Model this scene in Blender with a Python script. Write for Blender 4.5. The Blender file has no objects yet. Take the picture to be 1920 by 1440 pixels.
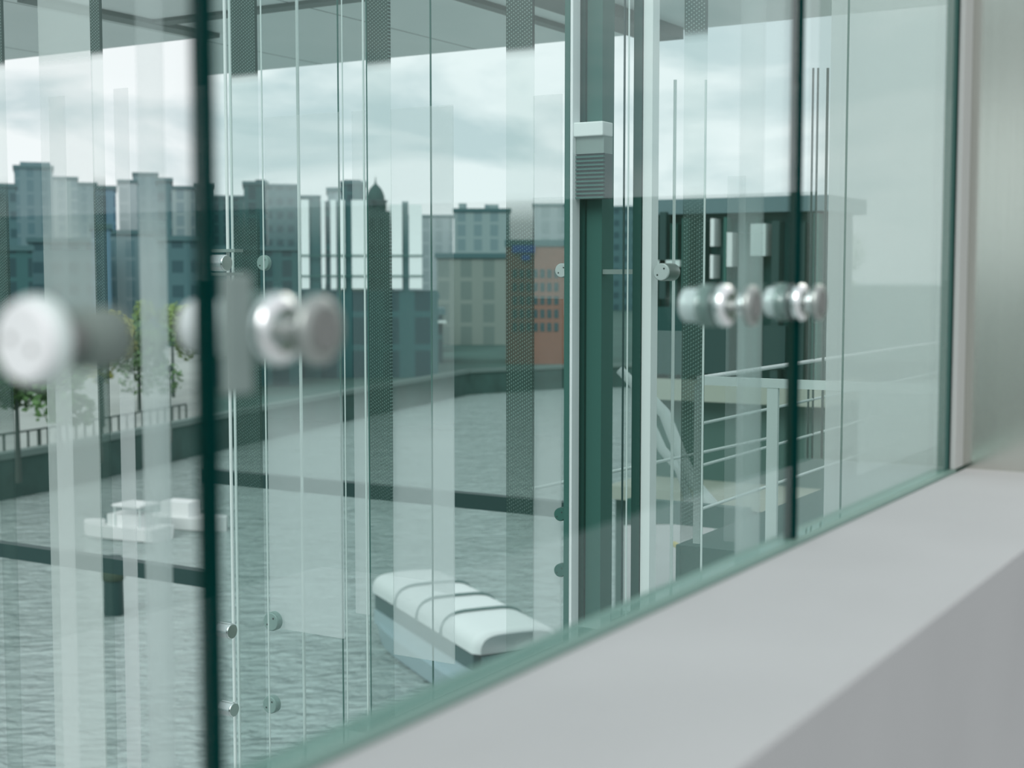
import bpy, math, random
from mathutils import Vector, Matrix
random.seed(7)
sc = bpy.context.scene
C = sc.collection
PI = math.pi

# ------------------------------------------------------------------ camera, sky, exposure
# world axes: X runs along the near glass wall, Y goes through it, Z up; the eye is at the origin
FPX = 2704.0
TH = math.radians(31.01)
PT = math.radians(4.29)
FWD = Vector((math.cos(TH)*math.cos(PT), math.sin(TH)*math.cos(PT), -math.sin(PT)))
RGT = Vector((math.sin(TH), -math.cos(TH), 0))
UPV = RGT.cross(FWD)
cd = bpy.data.cameras.new('camera'); cam = bpy.data.objects.new('camera', cd); C.objects.link(cam)
cam.location = (0, 0, 0)
cam.rotation_euler = FWD.to_track_quat('-Z', 'Y').to_euler()
cd.sensor_width = 36; cd.lens = 36*FPX/1920; cd.clip_start = 0.05; cd.clip_end = 4000
cd.dof.use_dof = True; cd.dof.focus_distance = 7.0; cd.dof.aperture_fstop = 2.8
sc.camera = cam
sc.view_settings.view_transform = 'Standard'; sc.view_settings.look = 'None'
sc.view_settings.exposure = 0.14; sc.view_settings.gamma = 1.0; sc.view_settings.use_curve_mapping = False
sc.cycles.transparent_max_bounces = 40
sc.cycles.max_bounces = 10

w = bpy.data.worlds.new('overcast_sky'); sc.world = w; w.use_nodes = True
nt = w.node_tree; nt.nodes.clear()
wo = nt.nodes.new('ShaderNodeOutputWorld'); bg = nt.nodes.new('ShaderNodeBackground')
tc = nt.nodes.new('ShaderNodeTexCoord'); mp = nt.nodes.new('ShaderNodeMapping')
mp.inputs['Scale'].default_value = (1.0, 1.0, 3.2); mp.inputs['Location'].default_value = (3.1, 0.4, 0.2)
nz = nt.nodes.new('ShaderNodeTexNoise'); nz.inputs['Scale'].default_value = 5.0; nz.inputs['Detail'].default_value = 7; nz.inputs['Roughness'].default_value = 0.52
nz.inputs['Distortion'].default_value = 0.35
cr = nt.nodes.new('ShaderNodeValToRGB')
cr.color_ramp.elements[0].position = 0.43; cr.color_ramp.elements[0].color = (0.57, 0.64, 0.67, 1)
cr.color_ramp.elements[1].position = 0.57; cr.color_ramp.elements[1].color = (0.90, 0.89, 0.91, 1)
nt.links.new(tc.outputs['Generated'], mp.inputs['Vector']); nt.links.new(mp.outputs[0], nz.inputs['Vector'])
nt.links.new(nz.outputs['Fac'], cr.inputs[0]); nt.links.new(cr.outputs[0], bg.inputs['Color'])
bg.inputs['Strength'].default_value = 1.02
nt.links.new(bg.outputs[0], wo.inputs['Surface'])
sl = bpy.data.lights.new('veiled_sun', 'SUN'); so = bpy.data.objects.new('veiled_sun', sl); C.objects.link(so)
sl.energy = 1.5; sl.angle = math.radians(35); sl.color = (1, 0.98, 0.96)
so.rotation_euler = Vector((0.74, 0.12, -0.62)).to_track_quat('-Z', 'Y').to_euler()

def ray(u, v):
    return FWD + RGT*((u-960)/FPX) + UPV*((720-v)/FPX)
def at_x(u, v, X): d = ray(u, v); return d*(X/d.x)
def at_y(u, v, Y): d = ray(u, v); return d*(Y/d.y)
def at_z(u, v, Z): d = ray(u, v); return d*(Z/d.z)
def yr(u, X):      # y on the plane x = X for image column u at eye level
    return at_x(u, 517, X).y

# ------------------------------------------------------------------ materials
def new_mat(name):
    m = bpy.data.materials.new(name); m.use_nodes = True
    t = m.node_tree; t.nodes.clear()
    o = t.nodes.new('ShaderNodeOutputMaterial')
    return m, t, o
def N(t, typ, **kw):
    n = t.nodes.new('ShaderNode'+typ)
    for k, v in kw.items(): setattr(n, k, v)
    return n
def mth(t, op, a, b=None, c=None):
    n = N(t, 'Math', operation=op)
    for i, x in enumerate((a, b, c)):
        if x is None: continue
        if isinstance(x, (int, float)): n.inputs[i].default_value = x
        else: t.links.new(x, n.inputs[i])
    return n.outputs[0]
def pbr(name, col, rough=0.6, metal=0.0, noise=0.0, nscale=4.0, stretch=(1, 1, 1), bump=0.0, aniso=0.0, spec=None):
    m, t, o = new_mat(name)
    b = N(t, 'BsdfPrincipled'); t.links.new(b.outputs[0], o.inputs[0])
    b.inputs['Base Color'].default_value = (*col, 1)
    b.inputs['Roughness'].default_value = rough; b.inputs['Metallic'].default_value = metal
    if spec is not None: b.inputs['Specular IOR Level'].default_value = spec
    if aniso: b.inputs['Anisotropic'].default_value = aniso
    if noise or bump:
        tcn = N(t, 'TexCoord'); mpn = N(t, 'Mapping'); mpn.inputs['Scale'].default_value = stretch
        nn = N(t, 'TexNoise'); nn.inputs['Scale'].default_value = nscale; nn.inputs['Detail'].default_value = 6
        t.links.new(tcn.outputs['Object'], mpn.inputs[0]); t.links.new(mpn.outputs[0], nn.inputs['Vector'])
        if noise:
            mx = N(t, 'MixRGB'); mx.inputs[1].default_value = (*[c*(1-noise) for c in col], 1); mx.inputs[2].default_value = (*[min(1, c*(1+noise)) for c in col], 1)
            t.links.new(nn.outputs['Fac'], mx.inputs[0]); t.links.new(mx.outputs[0], b.inputs['Base Color'])
        if bump:
            bp = N(t, 'Bump'); bp.inputs['Strength'].default_value = bump; bp.inputs['Distance'].default_value = 0.02
            t.links.new(nn.outputs['Fac'], bp.inputs['Height']); t.links.new(bp.outputs[0], b.inputs['Normal'])
    return m
def glass(name, tint, f0=0.04, power=5.0):
    """clear sheet glass: body tint plus a Schlick reflection on each face"""
    m, t, o = new_mat(name)
    tr = N(t, 'BsdfTransparent'); tr.inputs[0].default_value = (*tint, 1)
    gl = N(t, 'BsdfGlossy'); gl.inputs['Roughness'].default_value = 0.0; gl.inputs['Color'].default_value = (0.93, 1, 0.98, 1)
    lw = N(t, 'LayerWeight'); lw.inputs[0].default_value = 0.5
    f = mth(t, 'POWER', lw.outputs['Facing'], power); f = mth(t, 'MULTIPLY_ADD', f, 1-f0, f0)
    mx = N(t, 'MixShader'); t.links.new(f, mx.inputs[0]); t.links.new(tr.outputs[0], mx.inputs[1]); t.links.new(gl.outputs[0], mx.inputs[2])
    t.links.new(mx.outputs[0], o.inputs[0])
    return m
def veil(name, col, opacity, tint=(1, 1, 1), bands=None):
    """translucent sheet imitating a reflection: scatters part of the light and lets the rest through"""
    m, t, o = new_mat(name)
    tr = N(t, 'BsdfTransparent'); tr.inputs[0].default_value = (*tint, 1)
    df = N(t, 'BsdfDiffuse'); df.inputs[0].default_value = (*col, 1)
    tl = N(t, 'BsdfTranslucent'); tl.inputs[0].default_value = (*col, 1)
    m0 = N(t, 'MixShader'); m0.inputs[0].default_value = 0.6
    t.links.new(df.outputs[0], m0.inputs[1]); t.links.new(tl.outputs[0], m0.inputs[2])
    mx = N(t, 'MixShader'); mx.inputs[0].default_value = opacity
    if bands:      # opacity varies with height to imitate reflection strength: (height, share) pairs
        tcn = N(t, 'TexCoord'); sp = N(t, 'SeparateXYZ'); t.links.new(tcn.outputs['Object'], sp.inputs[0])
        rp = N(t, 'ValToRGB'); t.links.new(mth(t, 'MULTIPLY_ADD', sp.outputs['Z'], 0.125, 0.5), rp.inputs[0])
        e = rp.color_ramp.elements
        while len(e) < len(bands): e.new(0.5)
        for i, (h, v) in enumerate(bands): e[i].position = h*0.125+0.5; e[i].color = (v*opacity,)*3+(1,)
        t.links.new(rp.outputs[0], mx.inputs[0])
    t.links.new(tr.outputs[0], mx.inputs[1]); t.links.new(m0.outputs[0], mx.inputs[2]); t.links.new(mx.outputs[0], o.inputs[0])
    return m
def frit():
    """glass fin printed with a dark screen of slanted dashes; its opacity steps with height imitate reflections washing out the fins"""
    m, t, o = new_mat('fritted_fin_glass')
    tcn = N(t, 'TexCoord'); sp = N(t, 'SeparateXYZ'); t.links.new(tcn.outputs['Object'], sp.inputs[0])
    z = sp.outputs['Z']
    dens = N(t, 'ValToRGB'); t.links.new(mth(t, 'MULTIPLY_ADD', z, 0.125, 0.5), dens.inputs[0])   # z -4..4 -> 0..1
    stops = [(0.0, .07), (0.30, .09), (0.345, .14), (0.366, .36), (0.42, .50), (0.53, .50), (0.548, .06), (0.632, .04), (0.6365, .82), (1.0, .82)]
    e = dens.color_ramp.elements
    while len(e) < len(stops): e.new(0.5)
    for i, (p, v) in enumerate(stops): e[i].position = p; e[i].color = (v, v, v, 1)
    row = mth(t, 'MULTIPLY', z, 55.0)
    off = mth(t, 'MULTIPLY', mth(t, 'FLOOR', mth(t, 'MULTIPLY', sp.outputs['Y'], 82.0)), 0.37)
    a = mth(t, 'FRACT', mth(t, 'ADD', row, off))
    b = mth(t, 'FRACT', mth(t, 'MULTIPLY', sp.outputs['Y'], 82.0))
    da = mth(t, 'LESS_THAN', mth(t, 'ABSOLUTE', mth(t, 'SUBTRACT', a, 0.5)), 0.16)
    db = mth(t, 'LESS_THAN', mth(t, 'ABSOLUTE', mth(t, 'SUBTRACT', b, 0.5)), 0.22)
    dot = mth(t, 'MULTIPLY', da, db)
    cm = N(t, 'MixRGB'); cm.inputs[1].default_value = (0.03, 0.075, 0.062, 1); cm.inputs[2].default_value = (0.26, 0.38, 0.35, 1); t.links.new(dot, cm.inputs[0])
    df = N(t, 'BsdfPrincipled'); df.inputs['Roughness'].default_value = 0.5; t.links.new(cm.outputs[0], df.inputs['Base Color'])
    tr = N(t, 'BsdfTransparent'); tr.inputs[0].default_value = (0.98, 0.995, 0.99, 1)
    mx = N(t, 'MixShader'); t.links.new(dens.outputs[0], mx.inputs[0])
    t.links.new(tr.outputs[0], mx.inputs[1]); t.links.new(df.outputs[0], mx.inputs[2]); t.links.new(mx.outputs[0], o.inputs[0])
    return m
def facade(name, wall, win, sx=3.0, sz=3.2, fx=0.5, fz=0.82):
    """rendered wall with a regular grid of windows too small to model"""
    m, t, o = new_mat(name)
    b = N(t, 'BsdfPrincipled'); t.links.new(b.outputs[0], o.inputs[0]); b.inputs['Roughness'].default_value = 0.6
    tcn = N(t, 'TexCoord'); sp = N(t, 'SeparateXYZ'); t.links.new(tcn.outputs['Object'], sp.inputs[0])
    h = mth(t, 'ADD', sp.outputs['X'], sp.outputs['Y'])
    a = mth(t, 'LESS_THAN', mth(t, 'FRACT', mth(t, 'DIVIDE', h, sx)), fx)
    c = mth(t, 'LESS_THAN', mth(t, 'FRACT', mth(t, 'DIVIDE', sp.outputs['Z'], sz)), fz)
    k = mth(t, 'MULTIPLY', a, c)
    mx = N(t, 'MixRGB'); mx.inputs[1].default_value = (*wall, 1); mx.inputs[2].default_value = (*win, 1); t.links.new(k, mx.inputs[0])
    t.links.new(mx.outputs[0], b.inputs['Base Color'])
    return m
def water():
    m, t, o = new_mat('river_water')
    b = N(t, 'BsdfPrincipled'); t.links.new(b.outputs[0], o.inputs[0])
    b.inputs['Base Color'].default_value = (0.37, 0.46, 0.445, 1); b.inputs['Roughness'].default_value = 0.12
    tcn = N(t, 'TexCoord')
    mp1 = N(t, 'Mapping'); mp1.inputs['Rotation'].default_value = (0, 0, TH+0.12); mp1.inputs['Scale'].default_value = (0.85, 0.26, 1)
    mp1.vector_type = 'TEXTURE'; mp1.inputs['Scale'].default_value = (0.8, 1.7, 1)
    n1 = N(t, 'TexNoise'); n1.inputs['Scale'].default_value = 1.9; n1.inputs['Detail'].default_value = 5; n1.inputs['Distortion'].default_value = 0.6
    n2 = N(t, 'TexNoise'); n2.inputs['Scale'].default_value = 0.35; n2.inputs['Detail'].default_value = 3
    t.links.new(tcn.outputs['Object'], mp1.inputs[0]); t.links.new(mp1.outputs[0], n1.inputs['Vector']); t.links.new(mp1.outputs[0], n2.inputs['Vector'])
    s = mth(t, 'ADD', n1.outputs['Fac'], mth(t, 'MULTIPLY', n2.outputs['Fac'], 0.9))
    bp = N(t, 'Bump'); bp.inputs['Strength'].default_value = 1.0; bp.inputs['Distance'].default_value = 0.62
    t.links.new(s, bp.inputs['Height']); t.links.new(bp.outputs[0], b.inputs['Normal'])
    return m

M = {}
M['concrete'] = pbr('pale_concrete', (0.45, 0.455, 0.455), 0.75, noise=0.10, nscale=2.2, bump=0.05)
M['ceil'] = pbr('ceiling_concrete', (0.62, 0.68, 0.66), 0.8, noise=0.08, nscale=1.2, stretch=(1, 1, 1))
M['gasket'] = pbr('green_glazing_channel', (0.165, 0.275, 0.235), 0.45)
M['seal'] = pbr('dark_teal_edge_seal', (0.001, 0.030, 0.027), 0.7, spec=0.0)
M['steel'] = pbr('brushed_steel', (0.63, 0.63, 0.585), 0.17, 1.0, noise=0.05, nscale=14, stretch=(1, 9, 0.12))
M['smallcap'] = pbr('turned_steel_small', (0.60, 0.66, 0.645), 0.4, 0.4)
M['ghost'] = pbr('dull_green_steel', (0.26, 0.37, 0.345), 0.5, 0.2)
M['trimgrey'] = pbr('light_grey_trim', (0.50, 0.52, 0.505), 0.5, 0.1)
M['chrome'] = pbr('polished_steel', (0.90, 0.92, 0.92), 0.20, 1.0)
M['barrelsteel'] = pbr('bright_satin_steel', (0.92, 0.93, 0.94), 0.25, 0.5)
M['satin'] = pbr('satin_steel', (0.42, 0.45, 0.43), 0.38, 1.0)
M['cap'] = pbr('turned_steel_face', (0.88, 0.89, 0.90), 0.5, 0.1)
M['greyplate'] = pbr('grey_green_metal', (0.26, 0.33, 0.31), 0.5, 0.3)
M['clampgrey'] = pbr('light_grey_green_plate', (0.24, 0.31, 0.29), 0.6, 0.0)
M['hole'] = pbr('dark_pin_hole', (0.03, 0.04, 0.04), 0.6)
M['rubber'] = pbr('grey_rubber', (0.20, 0.21, 0.20), 0.7)
M['backwall'] = pbr('dark_green_wall', (0.045, 0.075, 0.05), 0.8)
M['beam'] = pbr('grey_green_beam', (0.16, 0.205, 0.185), 0.6)
M['darkgreen'] = pbr('dark_green_metal', (0.012, 0.065, 0.055), 0.6, spec=.2)
M['midgreen'] = pbr('green_grey_metal', (0.045, 0.14, 0.12), 0.6, spec=.25)
M['bar'] = pbr('dark_teal_steel', (0.012, 0.05, 0.048), 0.5)
M['white'] = pbr('white_paint', (0.80, 0.84, 0.83), 0.5)
M['pale'] = pbr('pale_metal', (0.62, 0.71, 0.69), 0.4)
M['frit'] = frit()
M['glassL'] = glass('near_glass_clear', (0.95, 0.985, 0.978), 0.03)
M['glassM'] = glass('near_glass_green', (0.885, 0.962, 0.950), 0.028)
M['glassR'] = glass('near_glass_green_right', (0.89, 0.962, 0.95))
M['veilA'] = veil('reflection_veil_pale', (0.95, 0.98, 0.98), 0.34, bands=[(-3, 1), (-0.85, .95), (-0.55, .14), (0.15, .08), (0.42, .50), (1.5, .50)])  # opacity steps by height imitate reflected bands of light
M['veilB'] = veil('reflection_veil_faint', (0.88, 0.95, 0.94), 0.12)
M['veilC'] = veil('milky_reflection_veil', (0.84, 0.91, 0.885), 0.36, bands=[(-3, 1), (0.1, .85), (0.45, .35), (1.28, .35), (1.34, 1)])  # pale reflected band put into the sheet, thinned against the sky
M['water'] = water()

# ------------------------------------------------------------------ mesh helpers
class MB:
    def __init__(s): s.v = []; s.f = []; s.mi = []; s.sm = []
    def add(s, vs, fs, mi=0, smooth=False):
        o = len(s.v); s.v += [tuple(p) for p in vs]
        for f in fs: s.f.append(tuple(i+o for i in f)); s.mi.append(mi); s.sm.append(smooth)
        return s
    def box(s, lo, hi, mi=0, R=None):
        x0, y0, z0 = lo; x1, y1, z1 = hi
        vs = [Vector(p) for p in ((x0,y0,z0),(x1,y0,z0),(x1,y1,z0),(x0,y1,z0),(x0,y0,z1),(x1,y0,z1),(x1,y1,z1),(x0,y1,z1))]
        if R is not None: vs = [R @ p for p in vs]
        return s.add(vs, [(0,3,2,1),(4,5,6,7),(0,1,5,4),(1,2,6,5),(2,3,7,6),(3,0,4,7)], mi)
    def lathe(s, base, axis, prof, n=40, mi=0, smooth=True):
        """prof: (distance along the axis, radius)"""
        ax = Vector(axis).normalized(); a = ax.orthogonal().normalized(); b = ax.cross(a)
        base = Vector(base); vs = []; fs = []
        for (h, r) in prof:
            for k in range(n):
                t = 2*PI*k/n; vs.append(base+ax*h+a*(r*math.cos(t))+b*(r*math.sin(t)))
        for i in range(len(prof)-1):
            for k in range(n):
                k2 = (k+1) % n; fs.append((i*n+k, i*n+k2, (i+1)*n+k2, (i+1)*n+k))
        s.add(vs, fs, mi, smooth)
        if prof[0][1] > 1e-6: s.add(vs[:n], [tuple(reversed(range(n)))], mi)
        if prof[-1][1] > 1e-6: s.add(vs[-n:], [tuple(range(n))], mi)
        return s
    def tube(s, pts, r, n=12, mi=0):
        pts = [Vector(p) for p in pts]
        vs = []; fs = []
        for i, p in enumerate(pts):
            d = (pts[min(i+1, len(pts)-1)]-pts[max(i-1, 0)]).normalized()
            up = Vector((0, 0, 1)) if abs(d.z) < 0.95 else Vector((1, 0, 0))
            a = d.cross(up).normalized(); b = a.cross(d)
            for k in range(n):
                t = 2*PI*k/n; vs.append(p+a*(r*math.cos(t))+b*(r*math.sin(t)))
        for i in range(len(pts)-1):
            for k in range(n):
                k2 = (k+1) % n; fs.append((i*n+k, i*n+k2, (i+1)*n+k2, (i+1)*n+k))
        s.add(vs, fs, mi, True)
        s.add(vs[:n], [tuple(reversed(range(n)))], mi); s.add(vs[-n:], [tuple(range(n))], mi)
        return s
    def prism(s, poly, z0, z1, mi=0):
        n = len(poly)
        vs = [(x, y, z0) for x, y in poly]+[(x, y, z1) for x, y in poly]
        fs = [tuple(reversed(range(n))), tuple(range(n, 2*n))]+[(i, (i+1) % n, n+(i+1) % n, n+i) for i in range(n)]
        return s.add(vs, fs, mi)
    def build(s, name, mats, parent=None, loc=None, rot=None, bevel=0.0):
        me = bpy.data.meshes.new(name); me.from_pydata(s.v, [], s.f); me.update()
        if not isinstance(mats, (list, tuple)): mats = [mats]
        for m in mats: me.materials.append(M[m] if isinstance(m, str) else m)
        for p, mi, sm in zip(me.polygons, s.mi, s.sm): p.material_index = mi; p.use_smooth = sm
        o = bpy.data.objects.new(name, me); C.objects.link(o)
        if loc is not None: o.location = loc
        if rot is not None: o.rotation_euler = rot
        if parent is not None: o.parent = parent
        if bevel:
            b = o.modifiers.new('bevel', 'BEVEL'); b.width = bevel; b.segments = 3; b.limit_method = 'ANGLE'
        return o
def tag(o, label, cat, group=None, kind=None):
    if label: o['label'] = label
    if cat: o['category'] = cat
    if group: o['group'] = group
    if kind: o['kind'] = kind
    return o
def empty(name, loc, label, cat, group=None, rz=0.0):
    o = bpy.data.objects.new(name, None); C.objects.link(o); o.location = loc; o.rotation_euler = (0, 0, rz)
    o.empty_display_size = 0.1
    return tag(o, label, cat, group)
def struct(o, label=None):
    o['kind'] = 'structure'
    if label: o['label'] = label
    return o
def copy_tree(o, parent=None):
    c = o.copy(); C.objects.link(c); c.parent = parent
    for ch in list(o.children): copy_tree(ch, c)
    return c

# ------------------------------------------------------------------ structure: ledge, pier, floor, ceiling, river
GY = 0.90                      # near glass plane
LZ = -0.481                   # ledge top
XP = 3.66                      # steel pier face
FLZ = -1.55
struct(MB().box((-3.0, 0.521, FLZ), (XP+0.5, GY-0.024, LZ)).build('wall_near', 'concrete', bevel=0.003), 'pale smooth concrete parapet wall running below the glass to the steel pier')
struct(MB().box((-3.0, GY-0.024, FLZ), (XP-0.086, GY+0.03, LZ+0.006)).build('trim_1', 'gasket'), 'grey green glazing channel along the foot of the glass')
struct(MB().box((-6.0, -3.0, FLZ-0.3), (6.0, 0.521, FLZ)).build('floor', 'concrete'), 'concrete floor of the gallery on the near side of the parapet')
MB_p = MB()
pier = tag(MB().box((XP, 0.515, LZ-0.2), (XP+0.9, GY+0.022, 2.6)).build('steel_pier', 'steel', bevel=0.004), 'wide brushed stainless steel pier at the right end of the concrete parapet', 'pier')
MB().box((XP-0.085, GY-0.020, LZ+0.006), (XP-0.0005, GY-0.008, 2.6)).build('edge_trim', 'trimgrey', pier, bevel=0.002)
MB().box((3.533, GY-0.004, LZ+0.0065), (XP-0.001, GY+0.012, 2.6)).build('gap_seal', 'midgreen', pier)

CZ = 2.19
ceil_poly = [(7.8, 0.80), (12.0, 0.80), (12.0, 11.24), (10.1, 9.46), (10.1, 13.2), (7.8, 13.2)]
m_, t_, o_ = new_mat('board_marked_concrete')
b_ = N(t_, 'BsdfPrincipled'); b_.inputs['Roughness'].default_value = 0.8; t_.links.new(b_.outputs[0], o_.inputs[0])
tc_ = N(t_, 'TexCoord'); s_ = N(t_, 'SeparateXYZ'); t_.links.new(tc_.outputs['Object'], s_.inputs[0])
jx = mth(t_, 'LESS_THAN', mth(t_, 'FRACT', mth(t_, 'DIVIDE', s_.outputs['Y'], 1.9)), 0.012)
nn_ = N(t_, 'TexNoise'); nn_.inputs['Scale'].default_value = 1.6; nn_.inputs['Detail'].default_value = 5; t_.links.new(tc_.outputs['Object'], nn_.inputs['Vector'])
c1 = N(t_, 'MixRGB'); c1.inputs[1].default_value = (0.78, 0.84, 0.82, 1); c1.inputs[2].default_value = (0.90, 0.93, 0.92, 1); t_.links.new(nn_.outputs['Fac'], c1.inputs[0])
c2 = N(t_, 'MixRGB'); c2.inputs[2].default_value = (0.3, 0.36, 0.34, 1); t_.links.new(jx, c2.inputs[0]); t_.links.new(c1.outputs[0], c2.inputs[1]); t_.links.new(c2.outputs[0], b_.inputs['Base Color'])
M['soffit'] = m_
struct(MB().prism(ceil_poly, CZ, CZ+0.4).build('ceiling', 'soffit'), 'pale concrete soffit above the glass hall')

def ceil_beam(y, x0, x1, wd, h, label, mat='beam'):
    return tag(MB().box((x0, y-wd/2, CZ-h), (x1, y+wd/2, CZ)).build('ceiling_beam', mat), label, 'beam')
ceil_beam(9.2, 7.9, 10.0, 0.20, 0.04, 'thin grey beam on the soffit, left part of the photo, crossing the head of the left pane')
ceil_beam(5.55, 7.9, 11.9, 0.34, 0.10, 'broad grey beam on the soffit above the right hand sky pane')
ceil_beam(6.25, 7.9, 11.9, 0.10, 0.04, 'narrow grey beam on the soffit just right of the third dark fin')
ceil_beam(12.4, 7.9, 10.0, 0.22, 0.05, 'grey beam on the soffit in the top left corner')
def cross_beam(x, y0, y1, wd, h, label):
    return tag(MB().box((x-wd/2, y0, CZ-h), (x+wd/2, y1, CZ)).build('ceiling_beam', 'beam'), label, 'beam')
cross_beam(9.25, 6.2, 9.1, 0.16, 0.03, 'short grey cross rib on the soffit left of the second dark fin')

struct(MB().box((-9.3, 0.9, -6.0), (-9.0, 13.0, -0.05)).build('added_wall_back', 'backwall'), 'dark green unseen wall added behind the viewpoint to darken the pier reflection')  # unseen wall added to darken what the pier reflects
struct(MB().box((-9.3, 0.9, 1.95), (-9.0, 13.0, 3.2)).build('trim_2', 'backwall'), 'dark unseen lintel added to darken the top of the pier reflection')  # unseen lintel added to darken the upper end of the pier's reflection
for yy_ in (0.95, 12.9):
    struct(MB().box((-9.3, yy_-.05, -0.05), (-9.0, yy_+.05, 1.95)).build('trim_3', 'backwall'))  # jambs tying the added lintel to the added wall
struct(MB().box((30, -60, -12.4), (32, -5, 1.8)).build('added_wall_right', 'backwall'), 'dark green wall added out of view to darken reflections in the glass')  # unseen wall added to keep bright sky out of the glass reflections
# the river and the hidden block the hall stands on
struct(MB().box((-1500, -1500, -12.5), (2500, 2500, -12.0)).build('floor_river', 'water'), 'rippled grey green river far below the glass')
struct(MB().prism([(-9, -3), (6.0, -3), (6.0, 0.93), (9.6, 0.93), (9.6, 12), (-9, 12)], -12.4, -6.0).build('floor_base', 'concrete'), 'concrete plinth carrying the glass hall')
struct(MB().box((-9, -3.0, -6.0), (6.0, 0.9, FLZ-0.3)).build('floor_block', 'concrete'), 'concrete block below the gallery')

# ------------------------------------------------------------------ near glass wall
def pane(x0, x1, mat, label, seal=True):
    p = tag(MB().box((x0, GY-0.006, LZ+0.007), (x1, GY+0.006, CZ-0.002)).build('glass_wall_panel', mat), label, 'glass pane')
    return p
J1, J2 = 0.966, 2.478
pA = pane(-1.2, J1-0.0064, 'glassL', 'near glass pane left of the dark blurred joint, river and boat seen in it')
pB = pane(J1+0.0064, J2-0.0102, 'glassM', 'wide near glass pane between the two dark vertical joints')
pC = pane(J2+0.0102, 3.53, 'glassR', 'narrow near glass pane next to the steel pier, mirroring the steel')
for (x, p, hw) in ((J1, pB, 0.0062), (J2, pC, 0.0100)):
    MB().box((x-hw, GY-0.0085, LZ+0.0065), (x+hw, GY+0.0085, CZ-0.003)).build('edge_seal', 'seal', p)['label'] = 'dark teal edge seal'

# ------------------------------------------------------------------ point fittings on the near glass
def fitting_n(x, y0, y1, z, label, big=False, R=0.0325):
    """fitting whose axis runs through the glass (Y): cap on the near side, collars, clamp disc at the glass, barrel behind"""
    e = empty('point_fitting', (x, GY, z), label, 'glass fitting')
    a, b = y0-GY, y1-GY
    MB().lathe((0, a, 0), (0, 1, 0), [(0, R*.72), (0.002, R*.95), (0.005, R), (0.012, R), (0.015, R*.8)]).build('cap', 'satin', e)
    MB().lathe((0, a-0.0012, 0), (0, 1, 0), [(0, R*.58), (0.0012, R*.6)]).build('rubber_pad', 'rubber', e)
    MB().lathe((0, a+0.015, 0), (0, 1, 0), [(0, R*.55), (0.004, R*.6), (0.011, R*.55)]).build('collar', 'chrome', e)
    MB().lathe((0, a+0.026, 0), (0, 1, 0), [(0, R*.24), (-a-0.026-0.024, R*.24)]).build('stud', 'satin', e)
    MB().lathe((0, -0.024, 0), (0, 1, 0), [(0, R*.7), (0.003, R*1.0), (0.014, R*1.06), (0.0175, R)]).build('clamp_disc', 'chrome', e)
    MB().lathe((0, 0.0065, 0), (0, 1, 0), [(0, R), (0.002, R*1.05), (0.018, R*1.05), (0.020, R)]).build('rear_disc', 'greyplate', e)
    MB().lathe((0, 0.0265, 0), (0, 1, 0), [(0, R*.78), (0.001, R*.82), (b-0.030, R*.82), (b-0.0265, R*.7)]).build('barrel', 'cap', e)
    return e
FZ = -0.0470
fitting_n(1.05, 0.832, 0.995, FZ-0.003, 'blurred steel point fitting just right of the left dark joint')
fitting_n(2.13, 0.835, 0.958, FZ, 'steel point fitting with two bright bands, left of the right dark joint')
fitting_n(2.475, 0.846, 0.950, FZ, 'steel point fitting set on the right dark joint beside the mirrored steel')
# upright clamp plates at the left joint
tag(MB().box((0.976, GY-0.015, -0.108), (1.012, GY-0.0065, 0.002)).build('clamp_plate', 'clampgrey', bevel=0.003), 'upright grey clamp plate between the left dark joint and the blurred steel fitting', 'clamp plate')
# disc fitting at far left, axis along the wall
e = empty('disc_fitting', (0.728, 0.862, -0.0487), 'large pale steel disc fitting with two pin holes at the left edge', 'glass fitting')
R = 0.0305
MB().lathe((0, 0, 0), (1, 0, 0), [(0, R*.93), (0.002, R), (0.007, R)]).build('cap', 'cap', e)
MB().lathe((0.007, 0, 0), (1, 0, 0), [(0, R*1.0), (0.003, R*1.12), (0.012, R*1.12), (0.016, R*.9)]).build('ring', 'pale', e)
MB().lathe((0.023, 0, 0), (1, 0, 0), [(0, R*.42), (0.03, R*.42)]).build('neck', 'rubber', e)
MB().lathe((0.053, 0, 0), (1, 0, 0), [(0, R*.50), (0.003, R*.78), (0.036, R*.78), (0.040, R*.6)]).build('barrel', 'beam', e)
MB().box((0.060, 0.0, -0.013), (0.082, 0.0315, 0.013)).build('arm', 'darkgreen', e)
for dy, dz in ((0.012, 0.002), (-0.011, -0.006)):
    MB().lathe((-0.0008, dy, dz), (1, 0, 0), [(0, R*.10), (0.001, R*.10)], n=16).build('pin_hole', 'rubber', e)

# ------------------------------------------------------------------ inner glass screen at x = 6, standing on the plinth
XF = 6.0
def ys(u0, u1, X=XF): return yr(u1, X), yr(u0, X)
fin_lab = ['dark fritted glass fin at the left edge of the photo', 'dark fritted glass fin behind the small white boat',
           'dark fritted glass fin just right of the thin bright rod', 'dark fritted glass fin in front of the dome',
           'dark fritted glass fin in front of the brick building and its blue sign', 'fritted glass fin left of the right hand fitting']
fins = [(-8, 17), (181, 199), (441, 486), (692, 733), (951, 1000), (1281, 1321)]
for (u0, u1), lab in zip(fins, fin_lab):
    a, b = ys(u0, u1)
    f = tag(MB().box((XF-0.010, a-(a+b)/2, -6.0), (XF+0.010, b-(a+b)/2, CZ)).build('glass_fin', 'frit'), lab, 'glass fin', 'fritted fins of the inner screen')
    f.location.y = (a+b)/2
    dz = 0.205 if u0 < 300 else 0.0
    f.data.transform(Matrix.Translation((-XF, 0, 0))); f.location.x = XF
    if dz:
        for vtx in f.data.vertices: vtx.co.z -= dz
        f.location.z = dz
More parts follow.
